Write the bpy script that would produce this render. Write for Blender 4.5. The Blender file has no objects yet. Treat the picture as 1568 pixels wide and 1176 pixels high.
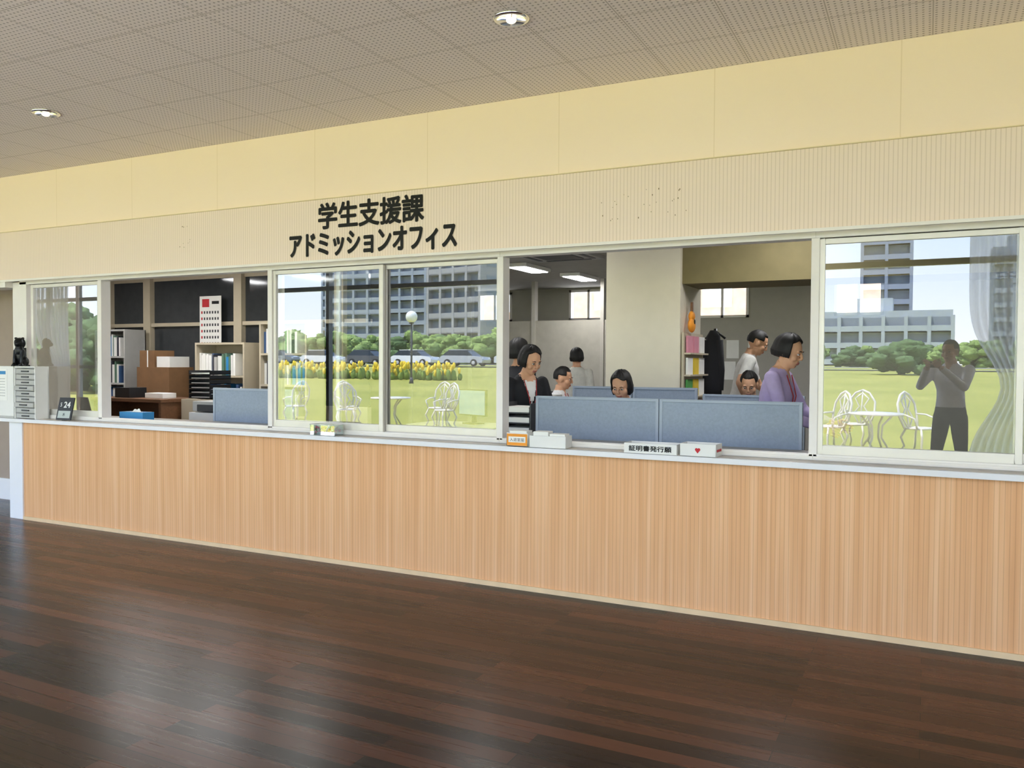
import bpy, math, random, bmesh
from mathutils import Vector, Matrix, noise as mnoise
random.seed(4)
S = bpy.context.scene
D2R = math.radians

# ------------------------------------------------------------------ materials
def lin(c):
    if isinstance(c, str):
        c = [int(c[i:i+2], 16)/255 for i in (0, 2, 4)]
        c = [x/12.92 if x <= .04045 else ((x+.055)/1.055)**2.4 for x in c]
    return (c[0], c[1], c[2], 1)
MATS = {}
def mat(name, col, rough=.6, metal=0, var=.06, vs=8.0, stretch=(1, 1, 1), emit=0, coat=0, spec=.5):
    if name in MATS: return MATS[name]
    m = bpy.data.materials.new(name); m.use_nodes = True
    N, L = m.node_tree.nodes, m.node_tree.links
    b = N['Principled BSDF']
    c = lin(col)
    tc = N.new('ShaderNodeTexCoord'); mp = N.new('ShaderNodeMapping')
    mp.inputs['Scale'].default_value = stretch
    nz = N.new('ShaderNodeTexNoise'); nz.inputs['Scale'].default_value = vs
    nz.inputs['Detail'].default_value = 3
    rp = N.new('ShaderNodeValToRGB')
    rp.color_ramp.elements[0].position = .3; rp.color_ramp.elements[1].position = .7
    rp.color_ramp.elements[0].color = tuple(x*(1-var) for x in c[:3])+(1,)
    rp.color_ramp.elements[1].color = tuple(min(1, x*(1+var)) for x in c[:3])+(1,)
    L.new(tc.outputs['Object'], mp.inputs['Vector']); L.new(mp.outputs[0], nz.inputs['Vector'])
    L.new(nz.outputs['Fac'], rp.inputs['Fac']); L.new(rp.outputs[0], b.inputs['Base Color'])
    b.inputs['Roughness'].default_value = rough; b.inputs['Metallic'].default_value = metal
    b.inputs['Coat Weight'].default_value = coat
    b.inputs['Specular IOR Level'].default_value = spec
    if emit:
        b.inputs['Emission Color'].default_value = c; b.inputs['Emission Strength'].default_value = emit
    MATS[name] = m
    return m

class NT:
    """tiny node helper"""
    def __init__(s, name):
        s.m = bpy.data.materials.new(name); s.m.use_nodes = True
        s.N, s.L = s.m.node_tree.nodes, s.m.node_tree.links
        s.b = s.N['Principled BSDF']
        tc = s.N.new('ShaderNodeTexCoord'); s.co = tc.outputs['Object']
        sp = s.N.new('ShaderNodeSeparateXYZ'); s.L.new(s.co, sp.inputs[0]); s.x, s.y, s.z = sp.outputs
    def math(s, op, a, b=None, c=None):
        n = s.N.new('ShaderNodeMath'); n.operation = op
        for i, v in enumerate((a, b, c)):
            if v is None: continue
            if isinstance(v, (int, float)): n.inputs[i].default_value = v
            else: s.L.new(v, n.inputs[i])
        return n.outputs[0]
    def noise(s, scale, stretch=(1, 1, 1), detail=3):
        mp = s.N.new('ShaderNodeMapping'); mp.inputs['Scale'].default_value = stretch
        s.L.new(s.co, mp.inputs['Vector'])
        n = s.N.new('ShaderNodeTexNoise'); n.inputs['Scale'].default_value = scale; n.inputs['Detail'].default_value = detail
        s.L.new(mp.outputs[0], n.inputs['Vector']); return n.outputs['Fac']
    def ramp(s, f, stops):
        r = s.N.new('ShaderNodeValToRGB')
        while len(r.color_ramp.elements) < len(stops): r.color_ramp.elements.new(.5)
        for e, (p, c) in zip(r.color_ramp.elements, stops): e.position = p; e.color = lin(c)
        s.L.new(f, r.inputs['Fac']); return r.outputs[0]
    def mix(s, f, a, b, typ='MIX'):
        n = s.N.new('ShaderNodeMix'); n.data_type = 'RGBA'; n.blend_type = typ
        if isinstance(f, (int, float)): n.inputs[0].default_value = f
        else: s.L.new(f, n.inputs[0])
        for i, v in ((6, a), (7, b)):
            if isinstance(v, (str, tuple)): n.inputs[i].default_value = lin(v)
            else: s.L.new(v, n.inputs[i])
        return n.outputs[2]
    def bump(s, h, strength=.3, dist=.002):
        n = s.N.new('ShaderNodeBump'); n.inputs['Strength'].default_value = strength; n.inputs['Distance'].default_value = dist
        s.L.new(h, n.inputs['Height']); s.L.new(n.outputs[0], s.b.inputs['Normal'])
    def col(s, c): s.L.new(c, s.b.inputs['Base Color'])

t = NT('counter_wood_slats')
g = t.noise(1, (26, 26, .55), 4); g2 = t.noise(1, (110, 110, 1.5), 2)
c1 = t.ramp(g, [(.32, 'E0A672'), (.5, 'EBB582'), (.68, 'F3C495')])
c2 = t.mix(t.math('MULTIPLY', g2, .35), c1, 'D29A66')
fr = t.math('FRACT', t.math('DIVIDE', t.x, .024)); gr = t.math('LESS_THAN', fr, .12)
t.col(t.mix(t.math('MULTIPLY', gr, .38), c2, 'A87447'))
t.bump(t.math('SUBTRACT', 1, gr), .5, .002); t.b.inputs['Roughness'].default_value = .5
M_WOOD = t.m
t = NT('ribbed_sign_band')
fr = t.math('FRACT', t.math('DIVIDE', t.x, .022)); gr = t.math('LESS_THAN', fr, .22)
c = t.mix(t.math('MULTIPLY', gr, .4), 'EEDCCC', 'C0AA92')
t.col(c); t.bump(t.math('SUBTRACT', 1, gr), .4, .002); t.b.inputs['Roughness'].default_value = .6
M_BAND = t.m
t = NT('upper_cream_panel')
fr = t.math('FRACT', t.math('DIVIDE', t.math('ADD', t.x, .146+96.7), .967))
gr = t.math('LESS_THAN', fr, .006)
base = t.ramp(t.noise(.6), [(.3, 'F5E0C6'), (.7, 'F8E5CE')])
t.col(t.mix(t.math('MULTIPLY', gr, .3), base, 'C9AE7C')); t.b.inputs['Roughness'].default_value = .65
M_UPPER = t.m
t = NT('perforated_ceiling_tile')
ts = .455
fx = t.math('FRACT', t.math('DIVIDE', t.math('ADD', t.x, 45.5), ts)); fy = t.math('FRACT', t.math('DIVIDE', t.math('ADD', t.y, 45.5), ts))
ex = t.math('ABSOLUTE', t.math('SUBTRACT', fx, .5)); ey = t.math('ABSOLUTE', t.math('SUBTRACT', fy, .5))
edge = t.math('GREATER_THAN', t.math('MAXIMUM', ex, ey), .493)
hs = ts/16
hx = t.math('SUBTRACT', t.math('FRACT', t.math('DIVIDE', t.math('ADD', t.x, 45.5), hs)), .5)
hy = t.math('SUBTRACT', t.math('FRACT', t.math('DIVIDE', t.math('ADD', t.y, 45.5), hs)), .5)
dd = t.math('ADD', t.math('MULTIPLY', hx, hx), t.math('MULTIPLY', hy, hy))
hole = t.math('LESS_THAN', dd, .04)
c = t.mix(t.math('MULTIPLY', hole, .65), 'F2E6E0', '7A6A60')
c = t.mix(t.math('MULTIPLY', edge, .5), c, '94826F')
t.col(c); t.b.inputs['Roughness'].default_value = .8
M_CEIL = t.m
t = NT('dark_plank_floor')
br = t.N.new('ShaderNodeTexBrick'); t.L.new(t.co, br.inputs['Vector'])
br.offset = .37; br.offset_frequency = 2
for k, v in (('Scale', 1), ('Mortar Size', .002), ('Mortar Smooth', .1), ('Bias', -.25), ('Brick Width', 1.35), ('Row Height', .092)):
    br.inputs[k].default_value = v
br.inputs['Color1'].default_value = lin('21140F'); br.inputs['Color2'].default_value = lin('6B3F2C'); br.inputs['Mortar'].default_value = lin('060302')
gn = t.noise(1, (2.0, 60, 1), 5)
c = t.mix(t.math('MULTIPLY', gn, .35), br.outputs['Color'], '170E0B')
t.col(c); t.bump(br.outputs['Fac'], -.3, .001)
t.b.inputs['Specular IOR Level'].default_value = .22
t.L.new(t.math('ADD', .24, t.math('MULTIPLY', t.noise(1, (1.2, 40, 1)), .08)), t.b.inputs['Roughness'])
M_FLOOR = t.m
t = NT('lawn_grass')
n1 = t.noise(.25); n2 = t.noise(9)
c = t.mix(t.math('MULTIPLY', n2, .5), t.ramp(n1, [(.35, '9A9A3A'), (.65, 'B2AC4E')]), '78822F')
t.col(c); t.b.inputs['Roughness'].default_value = .9
M_LAWN = t.m
def glassmat(name, lo, hi, tint=(.93, .97, .95)):
    m = bpy.data.materials.new(name); m.use_nodes = True
    N, L = m.node_tree.nodes, m.node_tree.links
    N.remove(N['Principled BSDF'])
    tr = N.new('ShaderNodeBsdfTransparent'); tr.inputs[0].default_value = tint+(1,)
    gl = N.new('ShaderNodeBsdfGlossy'); gl.inputs['Roughness'].default_value = 0; gl.inputs[0].default_value = (.95, .97, 1, 1)
    fw = N.new('ShaderNodeLayerWeight'); fw.inputs[0].default_value = .35
    mr = N.new('ShaderNodeMapRange'); mr.inputs['To Min'].default_value = lo; mr.inputs['To Max'].default_value = hi
    mx = N.new('ShaderNodeMixShader')
    L.new(fw.outputs['Fresnel'], mr.inputs[0]); L.new(mr.outputs[0], mx.inputs[0])
    L.new(tr.outputs[0], mx.inputs[1]); L.new(gl.outputs[0], mx.inputs[2])
    L.new(mx.outputs[0], N['Material Output'].inputs[0]); return m
M_GLASS = glassmat('window_glass', .17, .6)
M_CLEAR = glassmat('clear_plastic', .06, .6)
def sheermat(name, col):
    m = bpy.data.materials.new(name); m.use_nodes = True
    N, L = m.node_tree.nodes, m.node_tree.links; N.remove(N['Principled BSDF'])
    tr = N.new('ShaderNodeBsdfTransparent'); df = N.new('ShaderNodeBsdfDiffuse'); tl = N.new('ShaderNodeBsdfTranslucent')
    nz = N.new('ShaderNodeTexNoise'); nz.inputs['Scale'].default_value = 30; rp = N.new('ShaderNodeValToRGB'); c = lin(col)
    rp.color_ramp.elements[0].color = tuple(x*.85 for x in c[:3])+(1,); rp.color_ramp.elements[1].color = c
    L.new(nz.outputs['Fac'], rp.inputs[0]); L.new(rp.outputs[0], df.inputs[0]); L.new(rp.outputs[0], tl.inputs[0])
    a = N.new('ShaderNodeMixShader'); a.inputs[0].default_value = .6; L.new(df.outputs[0], a.inputs[1]); L.new(tl.outputs[0], a.inputs[2])
    b_ = N.new('ShaderNodeMixShader'); b_.inputs[0].default_value = .62; L.new(tr.outputs[0], b_.inputs[1]); L.new(a.outputs[0], b_.inputs[2])
    L.new(b_.outputs[0], N['Material Output'].inputs[0]); return m

M_ALU = mat('aluminium_frame', 'D9D4CC', .35, .3, .03)
M_ALUW = mat('painted_white_frame', 'EAE5E0', .4, 0, .02)
M_LIP = mat('counter_white_laminate', 'E6E6EA', .25, 0, .02)
M_TOP = mat('counter_top_laminate', 'B9AFA2', .35, 0, .03)
M_POST = mat('white_post_paint', 'EFEFF2', .35, 0, .01)
M_CREAM = mat('cream_paint', 'D9CFBC', .7, 0, .03)
M_TANW = mat('tan_wall_paint', 'A8988A', .7, 0, .03)
M_WHITE = mat('white_plastic', 'E9E8E4', .45, 0, .02)
M_PAPER = mat('paper_white', 'F2F1EC', .8, 0, .02)
M_BLACK = mat('black_plastic', '17171A', .35, 0, .1)
M_INK = mat('sign_black_vinyl', '0A0A0C', .5, 0, .05, spec=.3)
M_GREY = mat('office_grey', '8D8D8C', .6, 0, .04)
M_DGREY = mat('dark_grey', '3B3C40', .5, 0, .06)
M_LGREY = mat('light_grey', 'B9B8B4', .55, 0, .04)
M_BLUEP = mat('blue_partition_fabric', '98A5B6', .9, 0, .06, 60)
M_PFRAME = mat('partition_frame', 'A4B0C0', .5, 0, .03)
M_BEIGE = mat('beige_steel', 'C4B8A0', .5, 0, .03)
M_BROWN = mat('brown_wood', '6E4A30', .5, 0, .15, 6, (1, 8, 8))
M_CARD = mat('cardboard', '7E5C3C', .85, 0, .08)
M_DGLASS = mat('dark_window_glass', '3A3D40', .08, 0, .1)
M_CARPET = mat('office_carpet', '57575A', .95, 0, .12, 90)
M_OCEIL = mat('office_ceiling_board', 'B4B0A6', .85, 0, .05)
M_OWALL = mat('office_wall_paint', 'B0ACA2', .8, 0, .03)
M_COL = mat('column_cream_paint', 'DCD4C0', .75, 0, .02)
M_CHROME = mat('chrome_reflector', 'E8E8E8', .12, 1, .02)
M_LAMP = mat('fluorescent_tube', 'FFFFFF', .5, 0, 0, emit=28)
M_RED = mat('red_print', 'C2202B', .6); M_ORANGE = mat('orange_label', 'F09A2C', .6)
M_BLUEBOX = mat('blue_box', '2E86C0', .5); M_PINK = mat('pink_print', 'D98FA0', .6)
M_GREEN = mat('green_print', '4E9A4A', .6); M_YEL = mat('yellow_print', 'E9C93A', .6)

# ------------------------------------------------------------------ mesh builder
class MB:
    def __init__(s): s.v = []; s.f = []; s.fm = []; s.sm = []; s.mats = []
    def mi(s, m):
        if m not in s.mats: s.mats.append(m)
        return s.mats.index(m)
    def add(s, vs, fs, m, smooth=False, M=None):
        o = len(s.v); k = s.mi(m)
        for v in vs:
            v = Vector(v)
            s.v.append(M @ v if M else v)
        for f in fs: s.f.append([i+o for i in f]); s.fm.append(k); s.sm.append(smooth)
    def box(s, x0, x1, y0, y1, z0, z1, m, M=None):
        vs = [(x, y, z) for x in (x0, x1) for y in (y0, y1) for z in (z0, z1)]
        s.add(vs, [(0, 1, 3, 2), (4, 6, 7, 5), (0, 4, 5, 1), (2, 3, 7, 6), (0, 2, 6, 4), (1, 5, 7, 3)], m, False, M)
    def tube(s, pts, r, m, n=10, M=None, flat=1.0, cyclic=False):
        pts = [Vector(p) for p in pts]; k = len(pts)
        if not isinstance(r, (list, tuple)): r = [r]*k
        vs = []; up = None
        for i, p in enumerate(pts):
            if cyclic: d = pts[(i+1) % k]-pts[i-1]
            else: d = pts[min(i+1, k-1)]-pts[max(i-1, 0)]
            d.normalize()
            if up is None: up = Vector((0, 0, 1)) if abs(d.z) < .9 else Vector((0, 1, 0))
            a = d.cross(up)
            if a.length < 1e-4: a = d.cross(Vector((1, 0, .3)))
            a.normalize(); b = a.cross(d).normalized(); up = b
            for j in range(n):
                t_ = 2*math.pi*j/n
                vs.append(p+a*math.cos(t_)*r[i]+b*math.sin(t_)*r[i]*flat)
        fs = []
        for i in range(k if cyclic else k-1):
            for j in range(n):
                i2 = (i+1) % k
                fs.append((i*n+j, i*n+(j+1) % n, i2*n+(j+1) % n, i2*n+j))
        if not cyclic: fs.append(tuple(range(n))[::-1]); fs.append(tuple((k-1)*n+j for j in range(n)))
        s.add(vs, fs, m, True, M)
    def cyl(s, c, r, z0, z1, m, n=24, M=None, r1=None):
        s.tube([(c[0], c[1], z0), (c[0], c[1], z1)], [r, r if r1 is None else r1], m, n, M)
    def sph(s, c, r, m, nu=16, nv=10, M=None, fn=None):
        if not isinstance(r, (list, tuple)): r = (r, r, r)
        vs = []; fs = []
        for i in range(nv+1):
            th = math.pi*i/nv
            for j in range(nu):
                ph = 2*math.pi*j/nu
                d = Vector((math.sin(th)*math.cos(ph), math.sin(th)*math.sin(ph), math.cos(th)))
                if fn: d = fn(d, th, ph)
                vs.append((c[0]+d.x*r[0], c[1]+d.y*r[1], c[2]+d.z*r[2]))
        for i in range(nv):
            for j in range(nu):
                fs.append((i*nu+j, i*nu+(j+1) % nu, (i+1)*nu+(j+1) % nu, (i+1)*nu+j))
        s.add(vs, fs, m, True, M)
    def loft(s, rings, m, M=None):
        n = len(rings[0]); vs = [p for r in rings for p in r]; fs = []
        for i in range(len(rings)-1):
            for j in range(n):
                fs.append((i*n+j, i*n+(j+1) % n, (i+1)*n+(j+1) % n, (i+1)*n+j))
        fs.append(tuple(range(n))[::-1]); fs.append(tuple((len(rings)-1)*n+j for j in range(n)))
        s.add(vs, fs, m, True, M)
    def prism(s, poly, y0, y1, m, M=None, inset=None):
        n = len(poly); vs = [(p[0], y0, p[1]) for p in poly]+[(p[0], y1, p[1]) for p in poly]
        fs = [tuple(range(n)), tuple(range(n, 2*n))[::-1]]+[(i, (i+1) % n, n+(i+1) % n, n+i) for i in range(n)]
        s.add(vs, fs, m, False, M)
    def mesh(s, name):
        me = bpy.data.meshes.new(name); me.from_pydata([tuple(v) for v in s.v], [], s.f)
        for m in s.mats: me.materials.append(m)
        for p, k, q in zip(me.polygons, s.fm, s.sm): p.material_index = k; p.use_smooth = q
        b = bmesh.new(); b.from_mesh(me); bmesh.ops.remove_doubles(b, verts=b.verts, dist=1e-6)
        bmesh.ops.recalc_face_normals(b, faces=b.faces); b.to_mesh(me); b.free()
        return me
    def build(s, name, parent=None, loc=(0, 0, 0), rot=0, bevel=0, wn=False):
        o = bpy.data.objects.new(name, s.mesh(name)); S.collection.objects.link(o)
        o.location = loc; o.rotation_euler = (0, 0, rot)
        if parent: o.parent = parent
        if bevel:
            b = o.modifiers.new('bevel', 'BEVEL'); b.width = bevel; b.segments = 2; b.limit_method = 'ANGLE'
        return o
def empty(name, loc=(0, 0, 0), rot=0):
    e = bpy.data.objects.new(name, None); S.collection.objects.link(e); e.location = loc; e.rotation_euler = (0, 0, rot)
    e.empty_display_size = .1; return e
def obj(name, me, parent=None, M=None):
    o = bpy.data.objects.new(name, me); S.collection.objects.link(o)
    if parent: o.parent = parent
    if M: o.matrix_local = M
    return o
def text_mesh(name, body, m, cx, cz, w, h, y, parent, bold=.0, M=None):
    cu = bpy.data.curves.new(name, 'FONT'); cu.body = body
    to = bpy.data.objects.new(name, cu); S.collection.objects.link(to)
    dg = bpy.context.evaluated_depsgraph_get(); dg.update()
    me = bpy.data.meshes.new_from_object(to.evaluated_get(dg)); bpy.data.objects.remove(to)
    xs = [v.co.x for v in me.vertices]; ys = [v.co.y for v in me.vertices]
    if not xs: return None
    x0, x1, y0, y1 = min(xs), max(xs), min(ys), max(ys)
    sx = (w-2*bold)/(x1-x0); sz = (h-2*bold)/(y1-y0)
    base = [(cx+(v.co.x-(x0+x1)/2)*sx, cz+(v.co.y-(y0+y1)/2)*sz) for v in me.vertices]
    fs = [tuple(p.vertices) for p in me.polygons]
    b = MB(); shifts = [(0, 0)]
    if bold: shifts += [(bold*math.cos(a*math.pi/4), bold*math.sin(a*math.pi/4)) for a in range(8)]
    for i, (dx, dz) in enumerate(shifts):
        b.add([(p[0]+dx, y-i*.00012, p[1]+dz) for p in base], fs, m)
    me2 = bpy.data.meshes.new(name); me2.from_pydata([tuple(v) for v in b.v], [], b.f); me2.materials.append(m)
    return obj(name, me2, parent, M)

# ------------------------------------------------------------------ room shell (hall)
HZ = 3.155; XL, XR, YB = -19.0, 5.0, -6.0
b = MB(); b.box(XL, XR, YB, .6, -.12, 0, M_FLOOR); b.build('floor')
b = MB(); b.box(XL-.3, XR+.3, YB-.5, .25, HZ, HZ+.25, M_CEIL); b.build('ceiling')
b = MB()
b.box(XL, XR, 0, .22, 2.647, HZ, M_UPPER)
b.box(XL, XR, -.004, .22, 2.20, 2.647, M_BAND)
b.build('wall_front_upper')
b = MB(); b.box(XL, XR, -.016, -.004, 2.643, 2.648, mat('seam_trim', 'E2D0A8', .6)); b.box(XL, XR, -.02, -.004, 2.188, 2.206, M_ALUW)
b.build('trim_1')
CZ = .935
b = MB(); b.box(-7.41, XR, 0, .14, 0, CZ-.036, M_WOOD); b.build('wall_front_counter')
b = MB(); b.box(-7.41, XR, -.012, 0, 0, .032, mat('pale_skirting', 'E5C79C', .5)); b.build('baseboard_front')
b = MB(); b.box(-7.60, -7.41, -.015, .6, 0, CZ-.036, M_POST); b.build('trim_2', bevel=.004)
b = MB(); b.box(-7.74, XR, -.08, .62, CZ-.034, CZ-.002, M_LIP); b.box(-7.70, XR, -.045, .60, CZ-.004, CZ, M_TOP)
b.build('reception_counter_top', bevel=.004)
b = MB(); b.box(XL, -7.64, .62, .74, 0, 2.4, M_TANW); b.build('wall_passage')
b = MB(); b.box(XL, -7.64, .60, .62, 0, .22, M_POST); b.build('baseboard_passage')
b = MB(); b.box(XL, -7.3, .23, .8, 2.45, 2.75, M_TANW); b.build('passage_soffit')
b = MB(); b.box(XL-.2, XL, YB, .6, 0, HZ, M_CREAM); b.build('wall_left')
b = MB(); b.box(XR, XR+.2, YB, 9, 0, HZ, M_CREAM); b.build('wall_right')
M_BRONZE = mat('bronze_frame', '5E6468', .4, .4, .05)
b = MB()
for x in (-16.1, -15.2, -14.3, -12.5, -8.9, -5.3, -1.7, 1.9, 4.96): b.box(x-.03, x+.03, YB-.05, YB+.05, 0, HZ, M_BRONZE)
b.box(XL, XR, YB-.04, YB+.04, 2.64, 2.71, M_BRONZE); b.box(XL, XR, YB-.05, YB+.05, 0, .09, M_BRONZE); b.box(XL, XR, YB-.05, YB+.05, HZ-.06, HZ, M_BRONZE)
b.box(-16.1, -14.3, YB-.03, YB+.03, 1.3, 1.36, M_BRONZE)
b.build('window_hall_glazing')

M_CURT = sheermat('sheer_curtain_fabric', 'E8E8E6')
def curtain(x0, x1, tie=0.5):
    vs = []; fs = []; n = 70; nz = 24
    for k in range(nz+1):
        z = 3.08-k/nz*3.0; q = k/nz
        sh = 1-.45*math.exp(-((q-tie)/.16)**2)
        for i in range(n+1):
            s_ = i/n; x = x1-(x1-x0)*(s_)*sh
            y = -5.85+.05*math.sin(s_*math.pi*2*9)+.015*math.sin(q*6+s_*9)
            vs.append((x, y, z))
    for k in range(nz):
        for i in range(n): a = k*(n+1)+i; fs.append((a, a+1, a+n+2, a+n+1))
    b = MB(); b.add(vs, fs, M_CURT, True)
    b.tube([(x0-.1, -5.85, 3.1), (x1+.1, -5.85, 3.1)], .012, M_ALU)
    return b.build('curtain')
curtain(.42, 1.15, .62); curtain(-16.4, -15.3, .6)

M_LENS = mat('lamp_lens', 'FFF6E0', .2, 0, 0, emit=1.0)
for x, y in ((-1.845, -1.13), (-5.395, -1.125), (-8.95, -1.12), (1.7, -1.13), (-1.845, -4.4), (-5.395, -4.4)):
    b = MB(); n = 32; prof = [(.090, -.001), (.090, -.010), (.078, -.014), (.072, -.012), (.05, -.004), (.0, -.003)]
    vs = [(r*math.cos(2*math.pi*j/n), r*math.sin(2*math.pi*j/n), z) for r, z in prof for j in range(n)]
    fs = [(i*n+j, i*n+(j+1) % n, (i+1)*n+(j+1) % n, (i+1)*n+j) for i in range(len(prof)-1) for j in range(n)]
    b.add(vs, fs, M_CHROME, True)
    for a in (0, math.pi/2): b.box(-.07, .07, -.002, .002, -.014, -.004, M_CHROME, Matrix.Rotation(a+.5, 4, 'Z'))
    b.sph((0, 0, -.012), (.026, .026, .016), M_LENS)
    b.build('downlight', loc=(x, y, HZ))

sg = empty('wall_sign_lettering')
text_mesh('sign_line_1', '学生支援課', M_INK, -3.52, 2.520, .91, .194, -.008, sg, .0058)
text_mesh('sign_line_2', 'アドミッションオフィス', M_INK, -3.525, 2.317, 1.44, .178, -.008, sg, .0066)
b = MB()
for cx, w, zc, n in ((-1.54, .55, 2.42, 26), (-5.33, .12, 2.45, 9)):
    for i in range(n):
        x = cx+random.uniform(-w/2, w/2); z = zc+random.uniform(-.1, .1); a = random.uniform(.002, .005)
        b.box(x-a/2, x+a/2, -.0065, -.0045, z-a, z+a*.9, mat('adhesive_residue', '8A7658', .8))
b.build('sign_residue_marks')

# ------------------------------------------------------------------ sliding windows
WZ0, WZ1 = CZ, 2.19
def sash(b, x0, x1, y, st=.034):
    z0, z1 = WZ0+.03, WZ1-.03
    b.box(x0, x0+st, y-.013, y+.013, z0, z1, M_ALU); b.box(x1-st, x1, y-.013, y+.013, z0, z1, M_ALU)
    b.box(x0+st, x1-st, y-.013, y+.013, z0, z0+.055, M_ALU); b.box(x0+st, x1-st, y-.013, y+.013, z1-.03, z1, M_ALU)
def glasspane(x0, x1, y, par, st=.03):
    b = MB(); z0, z1 = WZ0+.08, WZ1-.055
    b.add([(x0+st, y, z0), (x1-st, y, z0), (x1-st, y, z1), (x0+st, y, z1)], [(0, 1, 2, 3)], M_GLASS)
    b.build('glass', par)
bays = [(-7.56, -6.46), (-6.46, -4.515), (-4.515, -2.524), (-2.524, -.56), (-.56, 1.40), (1.40, 3.36)]
sashes = {0: [(-7.42, -6.47, .10)], 1: [], 2: [(-4.50, -3.47, .10), (-3.505, -2.54, .135)], 3: [], 4: [(-.545, .44, .10), (.40, 1.39, .135)], 5: [(1.42, 2.4, .10), (2.36, 3.34, .135)]}
for i, (x0, x1) in enumerate(bays):
    e = empty('window_%d' % (i+1)); b = MB()
    b.box(x0, x1, .07, .165, WZ0, WZ0+.022, M_ALUW); b.box(x0, x1, .07, .165, WZ1-.025, WZ1+.01, M_ALUW)
    b.box(x0, x1, .075, .08, WZ0+.02, WZ0+.034, M_ALUW); b.box(x0, x1, .112, .118, WZ0+.02, WZ0+.034, M_ALUW)
    b.box(x1-.022, x1+.022, .075, .17, WZ0, WZ1, M_ALUW)
    if i == 0: b.box(-7.66, -7.46, .07, .17, WZ0, WZ1, M_ALUW)
    for (a, c, y) in sashes[i]:
        sash(b, a, c, y); glasspane(a, c, y, e)
    b.build('frame', e, bevel=.0025)
    if i == 2:
        b = MB(); sash(b, -4.48, -3.9, .155, .03); b.build('stacked_sash', e)
b = MB(); b.box(XL, -7.66, .0, .2, 2.14, 2.2, M_ALUW); b.box(3.36, XR, .0, .2, 2.16, 2.2, M_ALUW); b.build('trim_3')
b = MB(); b.box(3.37, XR, .02, .2, CZ, 2.2, M_BAND); b.build('wall_front_right')

# ------------------------------------------------------------------ office shell
OZ = 2.80
b = MB(); b.box(-11.2, XR, .6, 9.2, -.12, 0, M_CARPET); b.build('floor_office')
b = MB(); b.box(-11.2, XR, .2, 9.3, OZ, OZ+.3, M_OCEIL); b.build('ceiling_office')
b = MB(); b.box(-11.3, -11.15, .74, 9.2, 0, OZ, M_OWALL); b.build('wall_office_left')
b = MB()
wins = [(-7.6, -6.9), (-5.75, -5.0), (-3.45, -2.6), (-1.3, -.6)]
b.box(-11.2, XR, 9.0, 9.2, 0, 2.22, M_OWALL); b.box(-11.2, XR, 9.0, 9.2, 2.76, OZ, M_OWALL)
xx = -11.2
for a, c in wins: b.box(xx, a, 9.0, 9.2, 2.22, 2.76, M_OWALL); xx = c
b.box(xx, XR, 9.0, 9.2, 2.22, 2.76, M_OWALL); b.build('wall_office_back')
for i, (a, c) in enumerate(wins):
    b = MB()
    for x in (a+.02, (a+c)/2, c-.02): b.box(x-.02, x+.02, 8.97, 9.05, 2.22, 2.76, M_ALUW)
    b.box(a, c, 8.97, 9.05, 2.22, 2.26, M_ALUW); b.box(a, c, 8.97, 9.05, 2.72, 2.76, M_ALUW); b.build('window_%d' % (i+7))
b = MB(); b.box(-30, 10, 24, 30, 0, 5.2, mat('brick_orange_wall', 'B08A70', .8, 0, .15, 3)); b.box(-31, 11, 23.6, 30, 5.2, 5.5, M_WHITE)
for i in range(20): b.box(-29+i*2, -28+i*2, 23.95, 24, 3.4, 4.6, M_WHITE)
b.build('neighbouring_building')
b = MB(); b.box(-2.71, -2.0, 2.6, 3.36, 0, OZ, M_COL); b.build('column', bevel=.006)
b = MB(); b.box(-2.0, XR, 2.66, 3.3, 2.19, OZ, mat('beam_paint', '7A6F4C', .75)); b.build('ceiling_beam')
for (x, y) in ((-4.95, 5.6), (-4.75, 7.0), (-8.4, 2.0), (-8.4, 5.2), (-.9, 6.6), (-3.6, 1.9), (-1.0, 1.9), (2.0, 5.0), (-5.9, 1.9), (-9.8, 2.0), (-7.1, 1.9), (-1.2, 4.4)):  # unseen fixture above the left opening is added to brighten that side
    b = MB(); b.box(-.16, .16, -.4, .4, OZ-.05, OZ-.001, M_WHITE); b.box(-.12, .12, -.38, .38, OZ-.058, OZ-.05, M_LAMP)
    b.build('ceiling_light_fixture', loc=(x, y, 0), bevel=.004)
b = MB(); b.box(-.45, .45, -.45, .45, OZ-.04, OZ-.001, M_LGREY); b.box(-.25, .25, -.25, .25, OZ-.048, OZ-.04, M_DGREY)
for s_ in (-1, 1): b.box(-.3, .3, s_*.36-.03, s_*.36+.03, OZ-.046, OZ-.04, M_DGREY); b.box(s_*.36-.03, s_*.36+.03, -.3, .3, OZ-.046, OZ-.04, M_DGREY)
b.build('ceiling_air_conditioner', loc=(-4.06, 4.55, 0), bevel=.004)
b = MB(); b.box(-8.2, -4.4, 7.6, 7.66, 0, 2.15, mat('divider_panel', 'A8A398', .6))
for x in (-8.2, -7.0, -5.8, -4.6): b.box(x-.03, x+.03, 7.57, 7.69, 0, OZ-.003, M_OWALL)
b.build('room_divider')
b = MB()
for x, z in ((-3.15, 1.75), (-2.85, 1.7), (-2.5, 1.8), (-2.9, 1.35)): b.box(x-.1, x+.1, 8.985, 8.998, z-.15, z+.15, M_PAPER)
b.build('pinned_notices')

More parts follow.
